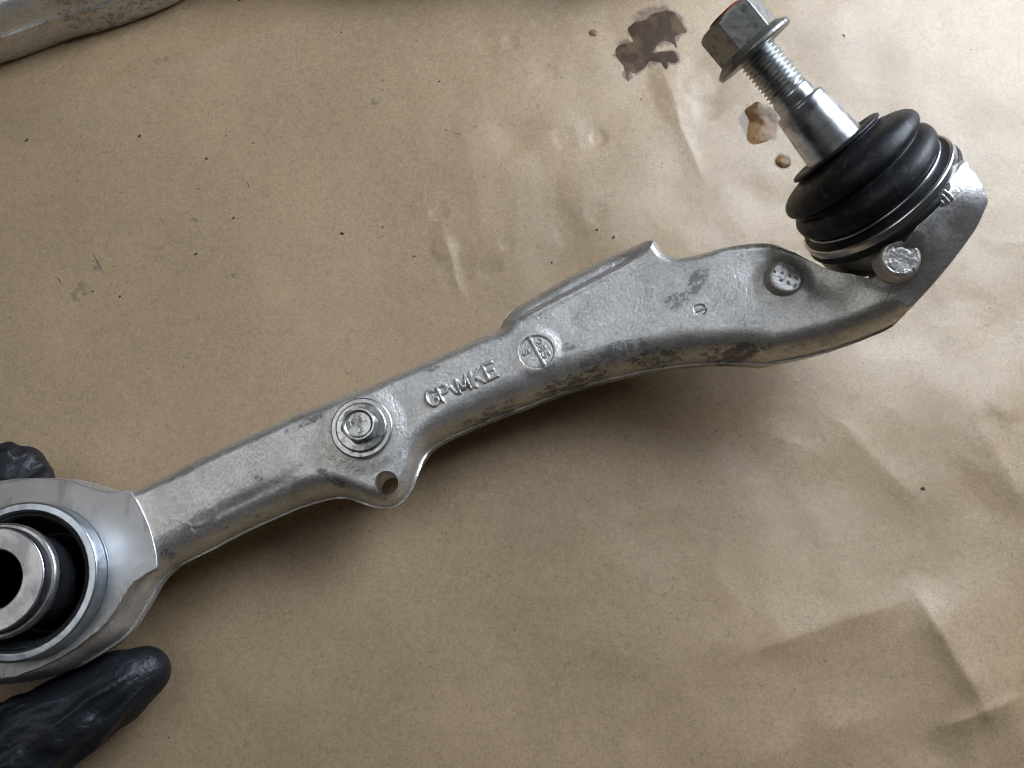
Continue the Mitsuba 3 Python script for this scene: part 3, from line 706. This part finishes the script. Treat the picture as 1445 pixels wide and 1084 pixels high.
# the milled face of the eye
F_ = resample(np.array(EYE_FACE), 0.7)
nrm = np.gradient(F_, axis=0); nrm = np.stack([nrm[:, 1], -nrm[:, 0]], 1); nrm /= np.linalg.norm(nrm, axis=1, keepdims=True)
if Polygon(F_).buffer(0).contains(shapely.Point(*(F_[5] + nrm[5]))): nrm = -nrm
F_ = F_ + nrm * (fbm2(F_[:, 0], F_[:, 1], 3.0, 51, 3) * 0.7)[:, None]
inner_ring = np.array(Polygon(F_).buffer(-0.25).exterior.coords)[:-1]
bore = circle(*EYE, 25.6, 200)
step_ring = circle(EYE[0], EYE[1], 31.0, 200)
pts = np.vstack([inner_ring, bore, step_ring[shapely.contains_xy(Polygon(F_).buffer(-0.8), step_ring[:, 0], step_ring[:, 1])], circle(EYE[0], EYE[1], 31.4, 200)[shapely.contains_xy(Polygon(F_).buffer(-0.8), circle(EYE[0], EYE[1], 31.4, 200)[:, 0], circle(EYE[0], EYE[1], 31.4, 200)[:, 1])]])
ft = planar(pts, Polygon(inner_ring, [bore[::-1]]))
zt = 38.8 - 0.2 * (np.hypot(pts[:, 0] - EYE[0], pts[:, 1] - EYE[1]) < 31.2)
skirt = [np.c_[inner_ring, np.full(len(inner_ring), 38.8)]]
near_edge = F_[cKDTree(F_).query(inner_ring)[1]]
skirt += [np.c_[near_edge, np.full(len(near_edge), 38.6)], np.c_[near_edge, np.full(len(near_edge), 36.0)]]
m = len(inner_ring)
k = np.arange(m); k2 = (k + 1) % m
sf = [np.vstack([np.stack([k, k2, k2 + m], 1), np.stack([k, k2 + m, k + m], 1)]) + o for o in (0, m)]
put('control_arm__machined_face', join((np.c_[pts, zt], ft), (np.vstack(skirt), np.vstack(sf))), 'milled_aluminium', smooth=25)
tag('control_arm__machined_face', 'bright milled face round the bushing')

# bushing
O = (EYE[0], EYE[1], 0)
put('control_arm__bushing_sleeve', lathe(rounded([(25.2, 24), (25.45, 30), (25.45, 44.6), (24.9, 45.4), (22.6, 45.5), (21.9, 44.6), (21.7, 20)], 0.35), 180, O), 'sleeve_zinc', smooth=40)
put('control_arm__rubber', lathe(rounded([(21.75, 44.0), (21.0, 44.3), (20.1, 43.2), (19.8, 38.5), (19.2, 37.6), (18.9, 30), (17.4, 25), (16, 24.5), (15.2, 27), (15.1, 48)], 0.8), 160, O), 'dull_rubber', smooth=50)
tag('control_arm__rubber', 'black rubber between the two sleeves')
put('control_arm__bore', lathe([(9.1, 3), (9.1, 56.2)], 120, (O[0] - 1.7, O[1] - 0.3, 0)), 'dull_rubber', smooth=True)  # black lining added, paints the shade inside the tube
put('control_arm__inner_sleeve', lathe(rounded([(9.3, 20), (9.15, 56.4), (9.6, 57.0), (15.8, 57.05), (16.3, 56.6), (15.5, 56.3), (15.5, 53.8), (17.5, 53.6), (18.0, 53.1), (17.9, 50.5), (15.1, 49.6), (15.1, 26)], 0.3), 160, (O[0] - 1.7, O[1] - 0.3, 0)), 'turned_aluminium', smooth=40)

put('control_arm__groove_ring', lathe([(15.4, 53.5), (16.5, 53.7), (16.5, 56.1), (15.4, 56.3)], 140, (O[0] - 1.7, O[1] - 0.3, 0)), 'dull_rubber', smooth=40)  # black ring filling the groove below the sleeve rim

# bolt with washer
B = np.array([-52.2, -15.9])
bz = float(top_fit(B[None])[0]) + 0.8
put('control_arm__washer', lathe(rounded([(4, bz - 1), (10.75, bz - 1.2), (10.8, bz + 1.3), (10.4, bz + 1.75), (4, bz + 1.75)], 0.35), 128, (*B, 0)), 'zinc_plate', smooth=40)
bz += 1.75


def hex_bolt(z0, z1, flat, rot, n=20):
    """six-sided head with a chamfered rim and a dished top"""
    c = flat / 2
    ang = np.arange(240) / 240 * 2 * np.pi
    a = (ang - rot + np.pi / 6) % (np.pi / 3) - np.pi / 6
    rr = np.minimum(c / np.cos(((ang - rot - np.pi / 6 + np.pi / 6) % (np.pi / 3)) - np.pi / 6), 1.115 * c)
    rings = [(rr, z0), (rr, z1 - 0.9), (np.minimum(rr, c * 1.06) - 0.05, z1 - 0.35), (np.full(240, c * 0.97), z1), (np.full(240, c * 0.88), z1 - 0.05), (np.full(240, c * 0.80), z1 - 0.55), (np.full(240, c * 0.72), z1 - 0.75), (np.full(240, 0.01), z1 - 0.75)]
    v = np.vstack([np.c_[r * np.cos(ang), r * np.sin(ang), np.full(240, z)] for r, z in rings])
    f = []
    k = np.arange(240); k2 = (k + 1) % 240
    for i in range(len(rings) - 1):
        a_, b_ = i * 240, (i + 1) * 240
        f += [np.stack([a_ + k, a_ + k2, b_ + k2], 1), np.stack([a_ + k, b_ + k2, b_ + k], 1)]
    return v, np.vstack(f)


hv, hf = hex_bolt(1.0, 6.2, 11.2, math.radians(48 + 30))
hv[:, :2] += B; hv[:, 2] += bz
put('control_arm__bolt', join(lathe(rounded([(3.5, bz), (8.6, bz), (8.8, bz + 1.0), (8.4, bz + 1.3), (6.2, bz + 1.5), (3.5, bz + 1.6)], 0.3), 128, (*B, 0)), (hv, hf)), 'zinc_plate', smooth=35)
tag('control_arm__bolt', 'zinc plated flange bolt marked K8')
mark = []
md, mu = np.array([0.94, 0.34]), np.array([-0.34, 0.94])
for ch, ox, oy, h in (('K', -2.5, 0.3, 2.2), ('8', 0.3, 0.5, 2.2), ('R', -0.35, -2.6, 1.4), ('box', -0.5, -2.7, 1.5)):
    mark += strokes(ch, B + ox * md + oy * mu, md, mu, h)
put('control_arm__bolt__head_mark', join(*[rod(np.array([[x0, y0, bz + 5.5], [x1, y1, bz + 5.5]]), 0.2, 6) for x0, y0, x1, y1 in mark]), 'zinc_plate', smooth=True)

# ------------------------------------------------------------------ the ball joint
J = dict(origin=STUD_BASE, axis=STUD_AXIS, u=STUD_U)
put('control_arm__joint_housing', lathe(rounded([(1, -16), (24, -15.5), (27.3, -12.5), (27.6, -8), (27.2, -3.4), (26, -1)], 0.8), 180, **J), 'dark_steel', smooth=40)


put('control_arm__lower_seal', lathe(rounded([(26.0, -5.2), (28.0, -4.9), (28.6, -3.6), (28.1, -2.2), (26, -2)], 0.4), 180, **J), 'dull_rubber', smooth=40)
put('control_arm__retaining_ring', lathe(rounded([(25.0, -2.6), (27.7, -2.4), (28.1, -1.6), (28.1, 0.4), (27.6, 0.95), (27.0, 1.0), (26, 0.6)], 0.3), 200, **J), 'bright_steel', smooth=40)
K = dict(origin=STUD_FOOT, axis=STUD_TILT, u=STUD_SIDE)
boot_line = spline(np.array([(27.0, 0.3), (26.9, 1.1), (25.6, 1.35), (24.3, 2.2), (24.4, 3.6), (25.7, 5.0), (26.3, 6.6), (26.1, 8.7), (24.6, 10.4), (22.6, 11.4), (23.5, 12.2), (25.3, 13.3), (25.8, 15.2), (24.8, 17.4), (22.0, 19.2), (18.6, 20.4), (16.2, 21.2), (15.9, 21.7), (16.9, 22.2), (17.0, 23.0), (16.0, 23.6), (13.8, 23.4), (12.0, 22.8), (10.3, 23.2), (10.0, 21), (14, 8), (19, 1)]), 5)[:-14]
b1, bf = lathe(boot_line, 200, **J)
b2, _ = lathe(boot_line + [0, 4.9], 200, **K)
blend = np.repeat(sstep(3, 20, boot_line[:, 1]), 200)[:, None]
put('control_arm__boot', (b1 * (1 - blend) + b2 * blend, bf), 'boot_rubber', smooth=True)
tag('control_arm__boot', 'black ribbed rubber boot')
t = np.linspace(0, 2 * np.pi, 201)
ringc = STUD_BASE + 3.3 * STUD_AXIS + 24.9 * (np.cos(t)[:, None] * STUD_U + np.sin(t)[:, None] * STUD_V)
put('control_arm__wire_clip', rod(ringc, 0.5, 10), 'bright_steel', smooth=True)
put('control_arm__stud_shank', lathe(rounded([(10.7, 22), (10.6, 28), (10.4, 30), (9.0, 47.0), (8.6, 47.6), (7.1, 47.8), (7.0, 52.4), (6.2, 53.4), (6, 54)], 0.5), 140, **K), 'worn_shank', smooth=40)
# thread
s = np.arange(52.2, 74, 0.1)


def helix(r, s, A):
    tri = 1 - np.abs(2 * ((s / 1.6 - A / (2 * np.pi)) % 1.0) - 1)
    return 5.85 + 1.25 * np.clip(tri * 1.25, 0, 1) * sstep(52.0, 54.0, s), s


put('control_arm__stud_thread', lathe(np.c_[np.full(len(s), 6.0), s], 120, wobble=helix, **K), 'zinc_plate', smooth=35)


# flange nut
def nut():
    ang = np.arange(240) / 240 * 2 * np.pi
    ap = 11.9 * math.cos(math.pi / 6)
    rr = ap / np.cos(((ang - math.radians(38)) % (np.pi / 3)) - np.pi / 6)
    rings = [(rr, 73.0), (rr, 85.2), (np.minimum(rr, ap * 1.09), 86.2), (np.full(240, ap * 0.98), 86.9), (np.full(240, 7.6), 86.9), (np.full(240, 7.0), 86.2), (np.full(240, 7.0), 74.0)]
    w = np.cross(STUD_TILT, STUD_SIDE)
    v = np.vstack([STUD_FOOT + z * STUD_TILT + (r * np.cos(ang))[:, None] * STUD_SIDE + (r * np.sin(ang))[:, None] * w for r, z in rings])
    f = []
    k = np.arange(240); k2 = (k + 1) % 240
    for i in range(len(rings) - 1):
        a_, b_ = i * 240, (i + 1) * 240
        f += [np.stack([a_ + k, a_ + k2, b_ + k2], 1), np.stack([a_ + k, b_ + k2, b_ + k], 1)]
    return v, np.vstack(f)


put('control_arm__nut', nut(), 'dull_zinc', smooth=30)
tag('control_arm__nut', 'dull grey hex flange nut on the stud end')
put('control_arm__nut__flange', lathe(rounded([(6.9, 71.4), (13.6, 70.5), (14.5, 70.9), (14.7, 72.0), (14.2, 72.8), (11.4, 74.6), (7, 75.0)], 0.35), 140, **K), 'dull_zinc', smooth=40)
put('control_arm__nut__paint_mark', lathe(rounded([(0.01, 88.2), (6.0, 88.1), (6.7, 87.4), (6.7, 85.5)], 0.3), 60, **K), 'red_paint', smooth=40)
tag('control_arm__nut__paint_mark', 'red paint on the stud end')

# ------------------------------------------------------------------ the second arm, mostly beyond the upper edge
o2 = np.array(ARM2_OUTLINE) + [0, 8.5]
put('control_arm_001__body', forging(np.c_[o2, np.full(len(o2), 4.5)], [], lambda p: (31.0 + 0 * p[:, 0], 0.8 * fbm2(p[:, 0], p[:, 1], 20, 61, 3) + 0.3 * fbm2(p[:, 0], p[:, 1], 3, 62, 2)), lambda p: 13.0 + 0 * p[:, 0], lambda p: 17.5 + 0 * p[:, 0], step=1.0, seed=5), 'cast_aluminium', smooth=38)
put('control_arm_001__bushing', lathe(rounded([(8, 2), (19, 1.5), (22, 6), (22, 36), (20, 38), (8, 38)], 1.0), 90, (53, 234, 0)), 'dull_rubber', smooth=40)
tag('control_arm_001', 'second cast aluminium arm cut off by the upper left edge of the picture', 'control arm')


# ------------------------------------------------------------------ gloved hand holding the eye
def hull_bone(p, q, r0, r1):
    s = [manifold3d.Manifold.sphere(r, 28).translate(list(map(float, c))) for c, r in ((p, r0), (q, r1))]
    return manifold3d.Manifold.batch_hull(s)


def chain(J_):
    return [hull_bone(a[:3], b[:3], a[3], b[3]) for a, b in zip(J_[:-1], J_[1:])]


HAND = []
HAND += chain([(-129.6, -98.2, 12.2, 9.0), (-137, -102.5, 14.5, 11.8), (-149, -111.5, 17.0, 13.8), (-166, -122, 21, 15.5), (-190, -134, 27, 18), (-232, -128, 32, 20)])        # thumb
HAND += chain([(-176.4, -28.4, 20, 7.6), (-183, -28.0, 25, 8.8), (-204, -32.0, 31, 9.8), (-232, -50, 36, 11), (-262, -92, 34, 13)])               # index
HAND += chain([(-162, -66, 5.5, 7.5), (-180, -50, 6.5, 8.2), (-206, -34, 12, 8.8), (-218, -36, 18, 9.5), (-242, -50, 26, 10.5), (-266, -84, 28, 13)])                                       # middle, tucked behind the eye
HAND += chain([(-222, -44, 10, 8), (-236, -50, 14, 9), (-256, -66, 20, 10), (-276, -98, 24, 13)])
HAND += chain([(-240, -60, 9, 7), (-252, -68, 11, 8), (-268, -84, 16, 9), (-284, -112, 22, 12)])
HAND += [manifold3d.Manifold.batch_hull([manifold3d.Manifold.sphere(r, 24).translate(list(c)) for c, r in (((-262, -92, 33), 14), ((-284, -112, 23), 12), ((-232, -128, 32), 19), ((-290, -160, 30), 22), ((-262, -168, 32), 22))])]
HAND += chain([(-276, -164, 31, 24), (-320, -235, 36, 27), (-345, -275, 40, 30)])
hand = manifold3d.Manifold.batch_boolean(HAND, manifold3d.OpType.Add).refine_to_length(0.9)
hm = hand.to_mesh()
hand = trimesh.Trimesh(hm.vert_properties[:, :3], hm.tri_verts, process=False)
trimesh.smoothing.filter_taubin(hand, iterations=14)
v, n = np.array(hand.vertices), np.array(hand.vertex_normals)
td = np.array([0.83, 0.53, -0.12]); td /= np.linalg.norm(td)     # along the thumb
side = np.cross(td, [0, 0, 1]); side /= np.linalg.norm(side)
a, b, c = v @ td, v @ side, v[:, 2]
warp = 5 * (meshkit.fbm(np.stack([a / 22, b / 22, c / 22], -1), 2, 70) - 0.5)
fold = meshkit.fbm(np.stack([a / 30 + b / 60, b / 7.5 + warp / 4, c / 12], -1), 2, 71) - 0.5
ridge = 1 - np.abs(fold) * 9                       # creases running along the thumb
ring = 1 - np.abs(meshkit.fbm(np.stack([a / 7 + warp / 5, b / 30, c / 24], -1), 2, 72) - 0.5) * 9   # bunching across it
tip = sstep(6, 24, np.linalg.norm(v - [-126, -96, 12], axis=1))
v = v + n * (tip * (1.5 * np.maximum(ridge, -0.3) + 0.45 * np.maximum(ring, -0.3) * (v[:, 1] < -70) * sstep(20, 45, np.linalg.norm(v - [-126, -96, 12], axis=1))))[:, None]
hand.vertices = v
trimesh.smoothing.filter_taubin(hand, iterations=3)
put('person__glove', (np.array(hand.vertices), np.array(hand.faces)), 'nitrile', smooth=True)
put('person__sleeve', rod(np.array([(-316, -228, 36), (-330, -250, 38), (-352, -288, 41)]), np.array([30.5, 32, 34]), 32), 'sleeve_cloth', smooth=True)
tag('person', 'hand in a black nitrile glove gripping the bushing eye with thumb and forefinger', 'person')
